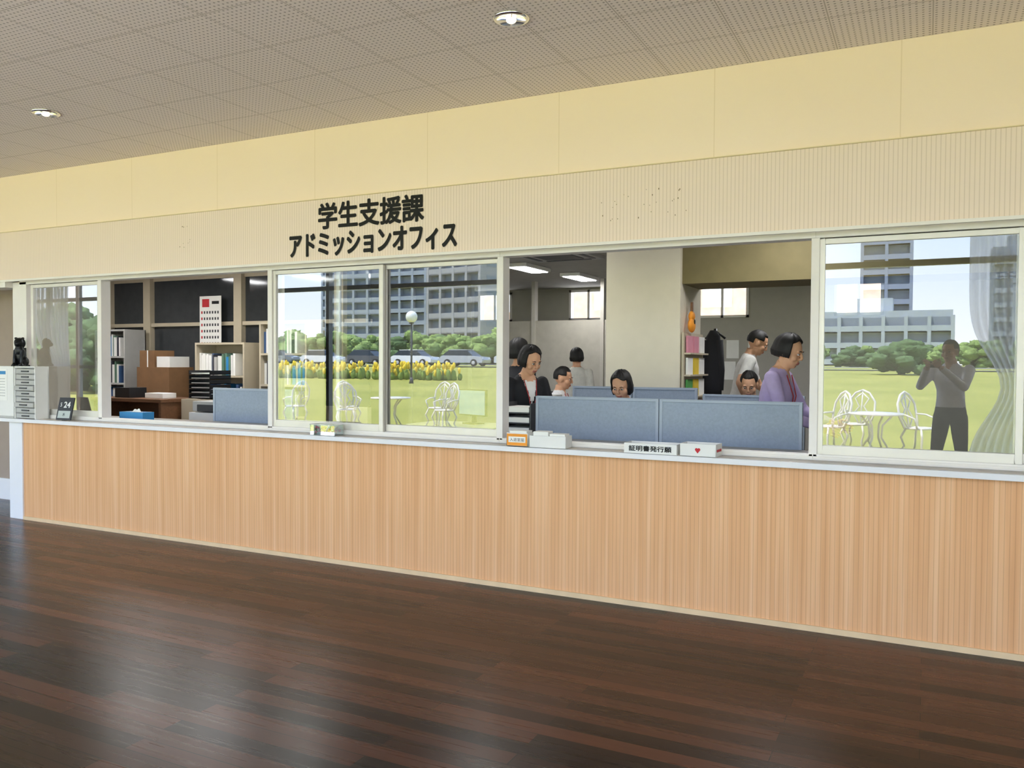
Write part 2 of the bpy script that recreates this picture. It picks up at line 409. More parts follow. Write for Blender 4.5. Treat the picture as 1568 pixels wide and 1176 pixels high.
# ------------------------------------------------------------------ office furniture
def partition(x0, x1, y, top, nm='blue_desk_screen'):
    b = MB(); b.box(x0+.018, x1-.018, y-.014, y+.014, .06, top-.02, M_BLUEP)
    b.box(x0, x0+.02, y-.018, y+.018, 0, top, M_PFRAME); b.box(x1-.02, x1, y-.018, y+.018, 0, top, M_PFRAME)
    b.box(x0+.02, x1-.02, y-.018, y+.018, top-.02, top, M_PFRAME); b.box(x0+.02, x1-.02, y-.018, y+.018, .04, .07, M_PFRAME)
    for x in (x0+.01, x1-.01): b.box(x-.02, x+.02, y-.02, y+.1, 0, .025, M_GREY)
    return b.build(nm, bevel=.003)
for a, c in ((-2.53, -1.615), (-1.61, -.69), (-5.72, -4.80)): partition(a, c, .67, 1.228)
partition(-2.98, -2.40, 2.46, 1.25); partition(-2.39, -1.80, 2.46, 1.25)
partition(-1.75, -.9, 2.46, 1.2)

def desk(x, y, w=1.1, d=.65, rot=0, z=.72):
    b = MB(); b.box(-w/2, w/2, -d/2, d/2, z-.03, z, M_LGREY)
    for sx in (-1, 1):
        for sy in (-1, 1): b.box(sx*(w/2-.04)-.02, sx*(w/2-.04)+.02, sy*(d/2-.05)-.02, sy*(d/2-.05)+.02, 0, z-.03, M_GREY)
    b.box(-w/2+.02, -w/2+.30, -d/2+.05, d/2-.05, .1, z-.03, M_GREY)
    for k in range(3): b.box(-w/2+.03, -w/2+.29, d/2-.055, d/2-.04, .12+k*.19, .29+k*.19, M_LGREY)
    return b.build('office_desk', loc=(x, y, 0), rot=rot, bevel=.003)
def monitor(x, y, z=.72, rot=0):
    b = MB(); b.box(-.25, .25, -.015, .015, .1, .42, M_BLACK); b.box(-.235, .235, .0152, .017, .115, .405, mat('screen_face', '7F93A8', .2, emit=.3))
    b.box(-.03, .03, -.04, -.015, .02, .25, M_BLACK); b.box(-.11, .11, -.09, .07, 0, .015, M_BLACK)
    return b.build('computer_monitor', loc=(x, y, z), rot=rot, bevel=.004)
def office_chair(x, y, seat, rot=0, M_=None):
    M_ = M_ or M_DGREY; b = MB()
    b.sph((0, 0, seat-.045), (.24, .23, .04), M_, 20, 8)
    b.sph((0, -.25, seat+.30), (.2, .035, .22), M_, 20, 10)
    b.tube([(0, -.1, seat-.07), (0, -.24, seat-.05), (0, -.29, seat+.1), (0, -.27, seat+.25)], .018, M_BLACK)
    b.cyl((0, 0), .025, .1, seat-.07, M_BLACK, 12)
    for k in range(5):
        a = k*2*math.pi/5; b.tube([(0, 0, .11), (.27*math.cos(a), .27*math.sin(a), .065)], [.025, .015], M_BLACK)
        b.sph((.27*math.cos(a), .27*math.sin(a), .028), .028, M_BLACK, 10, 6)
    return b.build('office_chair', loc=(x, y, 0), rot=rot)
def books(b, x0, x1, y0, y1, z, h, pal):
    x = x0
    while x < x1-.03:
        w = random.uniform(.02, .05); hh = h*random.uniform(.75, 1)
        b.box(x, x+w-.002, y0+random.uniform(0, .03), y1, z, z+hh, random.choice(pal)); x += w
PAL = [M_PAPER, M_WHITE, M_BLUEBOX, M_LGREY, M_PAPER, mat('binder_blue', '3D5A86', .6), mat('binder_dark', '3A3A44', .6), M_PAPER, mat('binder_green', '5F7F6A', .6)]
def shelf(name, x, y, w, d, h, rows, rot=0, frame=None):
    frame = frame or M_BEIGE; b = MB()
    b.box(-w/2, -w/2+.025, -d/2, d/2, 0, h, frame); b.box(w/2-.025, w/2, -d/2, d/2, 0, h, frame); b.box(-w/2, w/2, d/2-.015, d/2, 0, h, frame)
    for k in range(rows+1):
        z = k*(h-.025)/rows; b.box(-w/2+.025, w/2-.025, -d/2, d/2-.015, z, z+.025, frame)
        if k < rows: books(b, -w/2+.03, w/2-.03-random.uniform(0, .15), -d/2+.03, d/2-.02, z+.026, min(.31, (h/rows)*.82), PAL)
    return b.build(name, loc=(x, y, 0), rot=rot)
b = MB(); OG = OZ-.003
b.box(-11.1, -6.2, 3.62, 3.66, .9, 2.6, M_DGLASS); b.box(-11.1, -6.2, 3.6, 3.68, 0, .9, M_BEIGE); b.box(-11.1, -6.2, 3.6, 3.68, 2.6, OG, M_BEIGE)
for x in (-10.9, -10.05, -8.3, -6.6): b.box(x-.07, x+.07, 3.54, 3.7, 0, OG, M_BEIGE)
b.box(-11.1, -6.2, 3.56, 3.7, 1.95, 2.0, M_BEIGE)
b.build('office_interior_glazing')
shelf('bookshelf', -10.3, 3.3, .62, .35, 1.9, 5, frame=M_LGREY)
shelf('bookshelf', -8.05, 3.15, .85, .35, 1.70, 4)
shelf('bookshelf', -7.05, 3.2, .75, .35, 1.95, 5)
b = MB(); b.box(-.2, .2, -.004, 0, -.37, .37, M_PAPER)
b.box(-.15, -.02, -.006, -.004, .22, .33, M_RED); b.box(.03, .16, -.006, -.004, .26, .30, M_INK)
for r in range(6):
    for c_ in range(7):
        b.box(-.17+c_*.05, -.145+c_*.05, -.006, -.004, .13-r*.085, .165-r*.085, M_RED if c_ == 0 else M_DGREY)
b.build('wall_calendar', loc=(-8.75, 3.5, 1.98))
b = MB(); b.box(-.3, .3, -.2, .2, 0, 1.38, M_CARD); b.box(-.27, -.02, -.215, -.2, .1, .7, M_BROWN); b.box(.02, .27, -.215, -.2, .1, .7, M_BROWN)
b.box(-.28, .0, -.17, .15, 1.38, 1.60, M_CARD); b.box(.04, .28, -.17, .15, 1.38, 1.52, M_WHITE); b.box(-.14, -.12, -.171, -.17, 1.38, 1.60, M_PAPER)
b.build('storage_cabinet_with_boxes', loc=(-9.05, 3.0, 0), bevel=.004)
b = MB(); b.box(-.6, .6, -.3, .3, .98, 1.02, M_BROWN); b.box(-.58, -.54, -.28, .28, 0, .98, M_BROWN); b.box(.54, .58, -.28, .28, 0, .98, M_BROWN); b.box(-.54, .54, .2, .23, .1, .98, M_BROWN); b.box(-.54, .54, -.28, .2, .5, .52, M_BROWN)
b.box(-.3, -.05, -.2, .05, 1.02, 1.14, M_BLACK); b.box(.1, .4, -.1, .1, 1.02, 1.08, M_PAPER)
b.build('wooden_side_desk', loc=(-8.45, 2.2, 0), bevel=.003)
b = MB()
b.box(-.25, .25, -.2, .2, 0, 1.02, M_BEIGE)
for k in range(6): z = 1.03+k*.055; b.box(-.17, .17, -.16, .16, z, z+.008, M_BLACK); b.box(-.17, -.16, -.16, .16, z, z+.05, M_BLACK); b.box(.16, .17, -.16, .16, z, z+.05, M_BLACK); b.box(-.15, .15, -.14, .14, z+.01, z+.02, M_PAPER)
b.build('letter_tray_stand', loc=(-7.55, 2.35, 0))
b = MB(); b.box(-.3, .3, -.28, .28, 0, .62, M_LGREY); b.box(-.28, .28, -.29, -.28, .06, .28, M_WHITE); b.box(-.28, .28, -.29, -.28, .32, .55, M_WHITE); b.box(-.3, .3, -.28, .28, .66, .95, M_WHITE); b.box(-.25, .25, -.22, .1, .62, .66, M_DGREY)
b.box(-.28, .28, -.25, .25, .96, 1.06, M_LGREY); b.box(.31, .5, -.15, .15, .6, .64, M_WHITE); b.box(-.2, .1, -.27, -.22, .96, 1.03, M_DGREY)
b.build('photocopier', loc=(-6.35, 1.5, 0), bevel=.01)
desk(-2.07, .96, .9, .5); desk(-1.12, .96, .9, .5); desk(-5.2, .96, .9, .5)
desk(-2.4, 2.14, 1.1, .5, math.pi)
desk(-3.7, 3.9, 1.2, .7); desk(-5.0, 3.9, 1.2, .7); desk(-1.9, 5.6, 1.2, .7); desk(-3.4, 6.1, 1.2, .7)
monitor(-3.9, 3.9); monitor(-4.9, 3.95, rot=2.8); monitor(-3.3, 6.1); monitor(-2.35, 2.2)
b = MB(); b.box(-.35, .35, -.22, .22, 0, .7, M_WHITE); b.box(-.3, .3, -.2, .2, .72, 1.0, M_WHITE); b.box(-.3, .3, -.225, -.22, .1, .35, M_LGREY); b.box(-.3, .3, -.225, -.22, .38, .66, M_LGREY); b.box(-.2, .2, -.15, .1, 1.0, 1.16, M_LGREY); b.build('office_printer', loc=(-3.35, 2.5, 0), bevel=.01)
b = MB()
b.box(-.14, .14, -.16, .16, 0, .86, M_LGREY)
for k in range(4): z = .87+k*.075; b.box(-.13, .13, -.15, .15, z, z+.006, M_DGREY); b.box(-.11, .11, -.13, .13, z+.008, z+.045, M_PAPER); b.box(-.135, -.125, -.15, .15, z, z+.075, M_DGREY); b.box(.125, .135, -.15, .15, z, z+.075, M_DGREY)
b.build('file_tray_rack', loc=(-2.70, .80, 0))
e = empty('leaflet_rack', (-1.99, 2.98, 0)); b = MB()
b.box(0, .02, -.36, .36, .9, 1.75, M_BEIGE)
for k in range(4):
    z = .95+k*.2
    b.box(.02, .08, -.34, .34, z, z+.015, M_BEIGE)
    for j in range(3): b.box(.03, .05, -.32+j*.22, -.14+j*.22, z+.015, z+.17, random.choice([M_PAPER, M_PINK, M_PAPER, M_GREEN, M_YEL]))
b.build('rack', e)
b = MB(); b.sph((.05, -.2, 1.82), (.03, .09, .07), M_ORANGE, 16, 8); b.sph((.05, -.2, 1.90), (.028, .065, .05), M_ORANGE, 16, 8); b.box(.04, .06, -.215, -.185, 1.92, 2.03, M_BROWN)
b.sph((.078, -.2, 1.85), (.006, .025, .025), M_BLACK, 12, 6); b.build('toy_guitar', e)
b = MB(); b.cyl((0, 0), .018, .02, 1.82, M_BLACK, 12); b.cyl((0, 0), .14, 0, .025, M_BLACK, 24)
b.tube([(-.10, 0, 1.72), (0, 0, 1.80), (.10, 0, 1.72)], .012, M_BLACK)
M_COAT = mat('coat_fabric', '26262B', .9)
rings = []
for z, rx, ry in ((1.8, .03, .03), (1.74, .07, .05), (1.6, .08, .06), (1.3, .09, .07), (1.15, .09, .08)):
    rings.append([((rx+.008*math.sin(j*5))*math.cos(2*math.pi*j/20), -.09+ry*math.sin(2*math.pi*j/20), z) for j in range(20)])
b.loft(rings, M_COAT); b.tube([(-.06, -.1, 1.7), (-.085, -.1, 1.4), (-.08, -.1, 1.2)], [.04, .035, .03], M_COAT); b.tube([(.06, -.1, 1.7), (.085, -.1, 1.4), (.08, -.1, 1.2)], [.04, .035, .03], M_COAT)
b.build('coat_stand_with_coat', loc=(-1.92, 3.65, 0))

# ------------------------------------------------------------------ counter items
b = MB(); b.box(-7.74+.0, -7.44, -.07, .06, CZ, CZ+.475, M_WHITE)
b.box(-7.70, -7.53, -.073, -.07, CZ+.16, CZ+.45, M_PAPER); b.box(-7.68, -7.55, -.0745, -.073, CZ+.40, CZ+.43, M_BLUEBOX)
for k in range(7): b.box(-7.68, -7.56, -.0745, -.073, CZ+.2+k*.026, CZ+.206+k*.026, M_LGREY)
b.box(-7.74, -7.44, -.072, -.07, CZ+.0, CZ+.02, M_LGREY)
b.build('document_cabinet', bevel=.004)
b = MB(); x0, x1 = -7.43, -7.13
b.box(x0, x0+.012, -.07, .06, CZ, CZ+.47, M_WHITE); b.box(x1-.012, x1, -.07, .06, CZ, CZ+.47, M_WHITE); b.box(x0, x1, -.07, .06, CZ+.462, CZ+.475, M_WHITE); b.box(x0, x1, .05, .06, CZ, CZ+.47, M_LGREY)
for k in range(9):
    z = CZ+.006+k*.0505; b.box(x0+.014, x1-.014, -.062 - (.02 if k in (2, 5) else 0), .045, z, z+.040, M_LGREY); b.box(x0+.1, x1-.1, -.072-(.02 if k in (2, 5) else 0), -.062, z+.014, z+.026, M_DGREY)
    b.box(x0+.012, x1-.012, -.05, .045, z+.044, z+.047, M_WHITE)
b.build('drawer_letter_case', bevel=.002)

def blobs_mesh(name, builder, voxel, smooth, mats_fn=None, mats=()):
    me0 = builder.mesh(name+'_src'); o = bpy.data.objects.new('tmp', me0); S.collection.objects.link(o)
    r = o.modifiers.new('r', 'REMESH'); r.mode = 'VOXEL'; r.voxel_size = voxel; r.adaptivity = 0
    sm = o.modifiers.new('s', 'SMOOTH'); sm.factor = .5; sm.iterations = smooth
    dg = bpy.context.evaluated_depsgraph_get(); dg.update()
    me = bpy.data.meshes.new_from_object(o.evaluated_get(dg)); me.name = name
    bpy.data.objects.remove(o)
    me.materials.clear()
    for m in mats: me.materials.append(m)
    for p in me.polygons:
        p.use_smooth = True
        p.material_index = mats_fn(p.center) if mats_fn else 0
    return me
M_BRZ = mat('dark_bronze', '1B1B1E', .35, .4, .2)
b = MB(); k = M_BRZ
b.sph((0, .01, .09), (.05, .06, .075), k); b.sph((0, -.02, .14), (.045, .045, .05), k); b.sph((0, -.035, .205), (.045, .045, .042), k); b.sph((0, -.075, .195), (.025, .025, .02), k)
for s_ in (-1, 1):
    b.sph((s_*.035, -.02, .243), (.016, .01, .010), k); b.sph((s_*.045, .01, .04), (.03, .05, .04), k)
    b.tube([(s_*.035, -.03, .14), (s_*.035, -.055, .07), (s_*.035, -.06, .015)], [.02, .016, .018], k); b.sph((s_*.035, -.075, .012), (.018, .025, .012), k)
b.sph((0, -.01, .2), (.058, .035, .05), k); b.tube([(0, .06, .05), (0, .09, .1), (0, .08, .16)], [.015, .018, .022], k)
b.box(-.06, .06, -.08, .08, 0, .012, k)
me = blobs_mesh('lion_figurine', b, .005, 2, None, (M_BRZ,))
o = obj('lion_figurine', me); o.location = (-7.42, -.015, CZ+.475); o.rotation_euler = (0, 0, .5); o.scale = (.9, .75, 1.05)
e = empty('digital_calendar_stand', (-6.82, -.02, CZ), .12); Mt = Matrix.Rotation(D2R(-14), 4, 'X')
b = MB(); b.box(-.085, .085, -.006, .006, .004, .205, M_BLACK, Mt); b.box(-.07, .07, -.0075, -.006, .02, .085, mat('display_panel', 'B9C2BE', .4), Mt); b.box(-.02, .02, .0, .045, 0, .006, M_BLACK); b.tube([(0, .045, .006), (0, .03, .12)], .006, M_BLACK)
b.build('body', e, bevel=.002)
text_mesh('digits', '24', M_PAPER, .02, .14, .075, .055, -.008, e, .002, M=Mt); text_mesh('month', '5', M_PAPER, -.05, .14, .02, .035, -.008, e, .0, M=Mt); text_mesh('weekday', '木', M_INK, 0, .052, .03, .03, -.009, e, 0, M=Mt)
b = MB(); b.box(-.15, .15, -.06, .06, 0, .075, M_BLUEBOX); b.box(-.06, .06, -.02, .02, .075, .077, M_PAPER); b.prism([(-.05, .076), (-.02, .10), (.01, .092), (.03, .105), (.05, .076)], -.006, .006, M_PAPER); b.build('tissue_box', loc=(-6.3, .32, CZ), bevel=.003)
e = empty('candy_basket', (-3.90, -.005, CZ)); b = MB()
b.box(-.11, .11, -.05, .05, 0, .004, M_CLEAR)
for s_ in (-1, 1): b.box(s_*.11-.002, s_*.11+.002, -.05, .05, 0, .075, M_CLEAR); b.box(-.11, .11, s_*.05-.002, s_*.05+.002, 0, .075, M_CLEAR)
b.tube([(-.112, -.052, .076), (.112, -.052, .076), (.112, .052, .076), (-.112, .052, .076)], .003, M_WHITE, 8, cyclic=True)
b.build('basket', e); b = MB()
for i in range(70): b.sph((random.uniform(-.095, .095), random.uniform(-.037, .037), .012+random.uniform(0, .045)), (.012, .008, .009), random.choice([M_RED, M_GREEN, M_PAPER, M_RED, M_PINK, M_BROWN]), 8, 6)
b.build('candies', e)
def openbox(b, x0, x1, y0, y1, z0, z1, m, t_=.004):
    b.box(x0, x1, y0, y1, z0, z0+t_, m); b.box(x0, x0+t_, y0, y1, z0, z1, m); b.box(x1-t_, x1, y0, y1, z0, z1, m); b.box(x0, x1, y0, y0+t_, z0, z1, m); b.box(x0, x1, y1-t_, y1, z0, z1, m)
e = empty('form_box_orange', (-2.325, -.02, CZ)); b = MB(); openbox(b, -.075, .075, -.045, .07, 0, .085, M_WHITE); b.box(-.072, .072, -.047, -.045, .005, .08, M_ORANGE); b.box(-.06, .06, -.048, -.047, .025, .062, M_PAPER)
b.box(-.06, .06, -.03, .055, .01, .098, M_PAPER); b.build('box', e, bevel=.001); text_mesh('label', '入退室届', M_INK, 0, .043, .1, .022, -.049, e)
b = MB(); openbox(b, -.12, .12, -.045, .08, 0, .075, M_WHITE); b.box(-.1, 0, -.03, .06, .005, .10, M_PAPER); b.box(.01, .11, -.03, .06, .005, .088, M_PAPER); b.build('white_paper_box', loc=(-2.115, -.025, CZ), rot=.08, bevel=.001)
e = empty('certificate_form_tray', (-1.45, -.03, CZ)); b = MB(); openbox(b, -.16, .16, -.04, .095, 0, .06, M_WHITE); b.box(-.15, .15, -.03, .085, .004, .035, M_PAPER); b.build('tray', e, bevel=.001)
text_mesh('label', '証明書発行願', M_INK, 0, .03, .26, .034, -.0415, e, .001)
b = MB(); openbox(b, -.105, .105, -.045, .085, 0, .072, M_WHITE)
b.sph((-.007, -.046, .04), (.009, .002, .009), M_RED, 12, 6); b.sph((.007, -.046, .04), (.009, .002, .009), M_RED, 12, 6); b.prism([(-.015, .037), (.015, .037), (0, .018)], -.048, -.0455, M_RED)
for i in range(4): b.sph((.107, -.02+i*.025, .035), (.002, .009, .009), M_RED, 12, 6)
b.box(-.09, .09, -.03, .07, .004, .05, M_PAPER); b.build('heart_print_box', loc=(-1.165, -.025, CZ), rot=-.05, bevel=.001)

# ------------------------------------------------------------------ people
def hand_mesh(name, side, curl, mskin):
    b = MB(); b.sph((0, 0, -.045), (.038, .014, .048), mskin, 14, 10); b.tube([(0, 0, .015), (0, 0, -.03)], [.024, .028], mskin, 10, flat=.7)
    for x, L in ((-.029, .062), (-.010, .074), (.010, .079), (.029, .070)):
        x *= -side; p = Vector((x, 0, -.078)); pts = [p.copy()]; a = .15
        for q in (.45, .3, .25):
            a += curl; p = p+Vector((x*.05, math.sin(a), -math.cos(a)))*L*q; pts.append(p.copy())
        b.tube(pts, [.0088, .0085, .0078, .0068], mskin, 8); b.sph(pts[-1], .0068, mskin, 8, 6)
    b.tube([(-side*.028, .002, -.03), (-side*.05, .012, -.055), (-side*.055, .022, -.085)], [.013, .0105, .008], mskin, 8); b.sph((-side*.055, .022, -.085), .008, mskin, 8, 6)
    return blobs_mesh(name, b, .0042, 2, None, (mskin,))
HANDS = {}
def seg_d(p, a, b_):
    ab = b_-a; t_ = max(0, min(1, (p-a).dot(ab)/max(1e-9, ab.length_squared))); return (p-(a+ab*t_)).length, t_
def person(name, loc, face, height=1.6, top='FFFFFF', bottom='222226', inner=None, skin='D9A684', haircol='120E0D', hair='bob', seat=None, lean=0, hp=0, hy=0,
           armL=None, armR=None, sleeve='long', male=False, curl=.35, stance=.09, step=0, lanyard=False, hlen=.95):
    k = height/1.7
    mskin = mat('skin_'+skin, skin, .55, 0, .04); mtop = mat('cloth_'+top, top, .85, 0, .08, 20); mbot = mat('cloth_'+bottom, bottom, .85, 0, .08, 20)
    mshoe = mat('shoe_black', '15120F', .4); mhair = mat('hair_'+haircol, haircol, .6, 0, .4, 40, (8, 8, 1)); minn = mat('cloth_'+(inner or 'F0F0EE'), inner or 'F0F0EE', .85)
    e = empty(name, loc, D2R(face))
    dz = 0 if seat is None else seat/k+.10-.90
    U = Matrix.Translation((0, 0, .90+dz)) @ Matrix.Rotation(D2R(-lean), 4, 'X') @ Matrix.Translation((0, 0, -.90)); Ui = U.inverted()
    sw = .185 if male else .160
    b = MB(); segs = []
    def T(p): return U @ Vector(p)
    secs = [(.84, .150, .100, 0), (.90, .168, .118, 0), (.97, .155, .110, 0), (1.06, .128 if not male else .145, .098, .0), (1.16, .140, .108, .005), (1.25, .155 if not male else .168, .118, .01), (1.33, sw-.01, .108, .005), (1.385, sw-.03, .082, 0), (1.43, .090, .066, -.005), (1.455, .058, .053, 0)]
    if seat is not None: secs[0] = (.83, .165, .115, 0)
    b.loft([[T((rx*math.cos(2*math.pi*j/24), yo+ry*math.sin(2*math.pi*j/24), z)) for j in range(24)] for z, rx, ry, yo in secs], mtop)
    segs.append((T((0, 0, 1.0)), T((0, 0, 1.34)), .12, 'top')); segs.append((T((0, 0, .84)), T((0, 0, .93)), .13, 'bot'))
    b.tube([T((0, 0, 1.40)), T((0, .012, 1.50))], [.052 if not male else .06, .048 if not male else .056], mskin, 16)
    segs.append((T((0, 0, 1.455)), T((0, .012, 1.50)), .05, 'skin'))
    hands = []
    for s_, arm in ((-1, armL), (1, armR)):
        sh = T((s_*sw, 0, 1.375))
        if arm is None:
            el = sh+Vector((s_*.05, -.01, -.28)); wr = el+Vector((s_*.01, .07, -.235))
        else: el, wr = Vector(arm[0]), Vector(arm[1])
        r0 = .056 if not male else .062
        b.sph(sh, r0, mtop); b.tube([sh, sh.lerp(el, .5), el], [r0, r0*.88, .044], mtop, 14); b.sph(el, .043, mtop)
        b.tube([el, el.lerp(wr, .35), wr], [.043, .041, .028 if sleeve == 'short' else .033], mtop, 14); b.sph(wr, .028, mtop)
        segs.append((sh, el, .055, 'uarm')); segs.append((el, wr, .038, 'farm'))
        d = (wr-el).normalized(); hands.append((s_, wr+d*.012, d))
    for s_ in (-1, 1):
        if seat is None:
            hp_ = Vector((s_*.085, 0, .88)); kn = Vector((s_*(.085+stance)/1.6, .02+s_*step*.5, .47)); an = Vector((s_*stance, -.02+s_*step, .09))
        else:
            hp_ = Vector((s_*.09, 0, .89+dz)); kn = Vector((s_*.11, .42, .5)); an = Vector((s_*.11, .40, .09)); kn.z = max(.47, .87+dz)
        b.sph(hp_, .088, mbot); b.tube([hp_, hp_.lerp(kn, .5), kn], [.092, .078, .058], mbot, 16); b.sph(kn, .057, mbot)
        b.tube([kn, kn.lerp(an, .35), an], [.056, .054, .040], mbot, 16)
        b.sph(an, .04, mbot); b.tube([an+Vector((0, -.03, -.045)), an+Vector((0, .06, -.052)), an+Vector((0, .15, -.062))], [.042, .04, .03], mshoe, 12, flat=.75); b.sph(an+Vector((0, .15, -.062)), (.036, .03, .026), mshoe)
        segs += [(hp_, kn, .075, 'bot'), (kn, an, .05, 'bot'), (an+Vector((0, -.03, -.045)), an+Vector((0, .15, -.062)), .035, 'shoe')]
    idx = {'top': 0, 'bot': 1, 'skin': 2, 'shoe': 3, 'uarm': 0, 'inner': 4}
    def pick(c):
        best = None
        for a, bb, r, l in segs:
            d, t_ = seg_d(c, a, bb); d -= r
            if best is None or d < best[0]: best = (d, l, t_)
        l, t_ = best[1], best[2]; q = Ui @ c
        if l == 'farm': return 2 if (sleeve == 'short' or t_ > .97) else 0
        if l == 'uarm': return 2 if (sleeve == 'short' and t_ > .75) else 0
        if l == 'top':
            if q.z < .96: return 1 if inner is None else 0
            if q.z > 1.20 and q.y > .02 and abs(q.x) < (q.z-1.20)*(.32 if inner else .0): return 4 if q.z < 1.40 else 2
            if q.z > 1.445: return 2
            if q.z > 1.36 and q.y > .03 and abs(q.x) < (q.z-1.36)*.5: return 2
        if l == 'skin' and q.z < 1.43: return 0
        return idx[l]
    me = blobs_mesh('body', b, .0125, 3, pick, (mtop, mbot, mskin, mshoe, minn))
    K = Matrix.Scale(k, 4)
    me.transform(K); obj('body', me, e)
    for s_, p, d in hands:
        key = (s_, curl, skin)
        if key not in HANDS: HANDS[key] = hand_mesh('hand', s_, curl, mskin)
        q = Vector((0, 0, -1)).rotation_difference(d)
        obj('hand_left' if s_ < 0 else 'hand_right', HANDS[key], e, Matrix.Translation(p*k) @ q.to_matrix().to_4x4() @ Matrix.Rotation(-s_*1.2, 4, 'Z') @ Matrix.Scale(k*.95, 4))
    HM = K @ (U @ Matrix.Translation((0, .022, 1.482)) @ Matrix.Rotation(D2R(hy), 4, 'Z') @ Matrix.Rotation(D2R(-hp), 4, 'X') @ Matrix.Translation((0, .005, .09)))
    b = MB(); m_ = mskin
    b.sph((0, -.008, .022), (.074, .093, .092), m_, 24, 16); b.sph((0, .022, -.05), (.056, .064, .062), m_, 20, 14); b.sph((0, .05, -.088), (.026, .026, .02), m_)
    for s_ in (-1, 1):
        b.sph((s_*.04, .052, -.03), (.026, .028, .028), m_); b.sph((s_*.076, -.006, -.012), (.010, .02, .031), m_); b.sph((s_*.03, .079, .022), (.02, .01, .008), m_)
    b.tube([(0, .086, .012), (0, .101, -.026)], [.008, .0115], m_, 10); b.sph((0, .096, -.03), (.015, .012, .009), m_)
    b.tube([(0, -.01, -.14), (0, 0, -.06)], [.048, .053], m_, 16)
    b.sph((0, .084, -.058), (.022, .009, .007), m_); b.sph((0, .082, -.068), (.02, .009, .007), m_)
    mlip = mat('lip', 'B56E62', .5)
    def hp2(c): return 1 if (c.y > .078 and abs(c.x) < .021 and -.073 < c.z < -.054) else 0
    me = blobs_mesh('head', b, .0052, 2, hp2, (mskin, mlip)); obj('head', me, e, HM)
    b = MB(); mw = mat('eye_white', 'E8E4DF', .3); mir = mat('iris_dark', '1A100C', .2)
    for s_ in (-1, 1):
        b.sph((s_*.031, .0775, .0), (.0135, .009, .0068), mw, 12, 8); b.sph((s_*.031, .0845, 0), (.0058, .0035, .0058), mir, 10, 6)
        b.tube([(s_*.016, .090, .022), (s_*.031, .091, .027), (s_*.048, .079, .022)], [.002, .003, .0015], mhair, 6)
        b.tube([(s_*.017, .083, .003), (s_*.031, .0885, .0085), (s_*.045, .079, .004)], .0014, mir, 6)
    b.build('eyes', e).matrix_local = HM
    def hairfn(d, th, ph):
        fr = abs(((ph-math.pi/2+math.pi) % (2*math.pi))-math.pi)
        deg = math.degrees(th); fd = math.degrees(fr)
        n_ = 1+.06*mnoise.noise(Vector((math.cos(ph)*4, math.sin(ph)*4, th*1.0)))+.022*math.sin(ph*31+th*2)
        if hair == 'bob':
            if deg > 90:
                q = (deg-90)/90; rr = (1.0+.05*math.sin(q*math.pi)-.3*max(0, q-.35)) if q < .72 else .90*math.sqrt(max(0, 1-((q-.72)/.28)**2))
                z = -hlen*(1 if fd < 120 else 1.12)*min(q/.72, 1)-.1*max(0, q-.72)
                dd_ = Vector((math.cos(ph)*rr, math.sin(ph)*rr, z))
            else: dd_ = d.copy()
            lim = 56+9*math.sin(ph*3+.6)
            if fd < 60 and deg > lim: s2 = .72 if deg < 120 else .4; f_ = min(1, (deg-lim)/8); g_ = 1+(s2-1)*f_; dd_ = Vector((dd_.x*g_, dd_.y*g_, dd_.z))
        else:
            dd_ = d.copy()
            lim = 52 if fd < 55 else (84 if fd < 108 else 118)
            if deg > lim: f_ = min(1, (deg-lim)/9); g_ = 1-.3*f_; dd_ = dd_*g_
        return dd_*n_
    b = MB(); b.sph((0, -.015, .027), (.090, .108, .108) if hair == 'bob' else (.081, .102, .102), mhair, 64, 40, fn=hairfn)
    b.build('hair', e).matrix_local = HM
    if lanyard:
        b = MB(); ml = mat('lanyard_strap', 'B03A3A', .7)
        b.tube([K @ T((-.06, .07, 1.41)), K @ T((-.035, .135, 1.27)), K @ T((0, .135, 1.12)), K @ T((.035, .135, 1.27)), K @ T((.06, .07, 1.41))], .004, ml, 6); b.box(-.04, .04, -.003, .003, -.06, .0, M_PAPER, K @ U @ Matrix.Translation((0, .14, 1.12)))
        b.build('lanyard', e)
    return e
person('woman_in_dark_suit', (-2.94, 1.28, 0), -125, 1.62, top='1D1D22', bottom='1D1D22', inner='F0F0EE', lean=7, hp=14, hy=10, armL=((-.20, .16, 1.12), (-.06, .36, 1.08)), armR=((.21, .12, 1.10), (.08, .34, 1.04)), lanyard=True, hlen=.75)
person('woman_in_black_cardigan', (-3.34, 2.0, 0), -20, 1.69, top='2A2A30', bottom='26262B', hair='bob', hlen=.7)
person('seated_person_white_shirt', (-3.48, 3.3, 0), -80, 1.68, top='E9EAEC', bottom='2C2F38', seat=.54, hair='short', male=True, hp=10, sleeve='short', lanyard=True, armL=((-.24, .15, .92), (-.12, .38, .80)), armR=((.24, .15, .92), (.12, .38, .80)))
office_chair(-3.48, 3.3, .52, D2R(-80))
person('woman_in_white_cardigan', (-4.02, 5.1, 0), 20, 1.66, top='D9D6CC', bottom='33333A', hair='bob', hp=5, hlen=.7)
person('seated_woman_at_desk', (-2.18, 1.62, 0), 180, 1.60, top='3E4452', bottom='26262B', seat=.575, hair='bob', hp=20, lean=4, armL=((-.22, .16, .98), (-.10, .36, .80)), armR=((.22, .16, .98), (.10, .36, .80)), hlen=.95)
office_chair(-2.18, 1.62, .555, math.pi)
person('woman_in_lavender_shirt', (-1.03, 1.40, 0), -98, 1.70, top='B9A8D2', bottom='2B2B33', hair='bob', hp=6, lean=10, armL=((-.22, .20, 1.12), (-.14, .42, 1.05)), armR=((.22, .18, 1.12), (.12, .40, 1.04)), lanyard=True, hlen=.62)
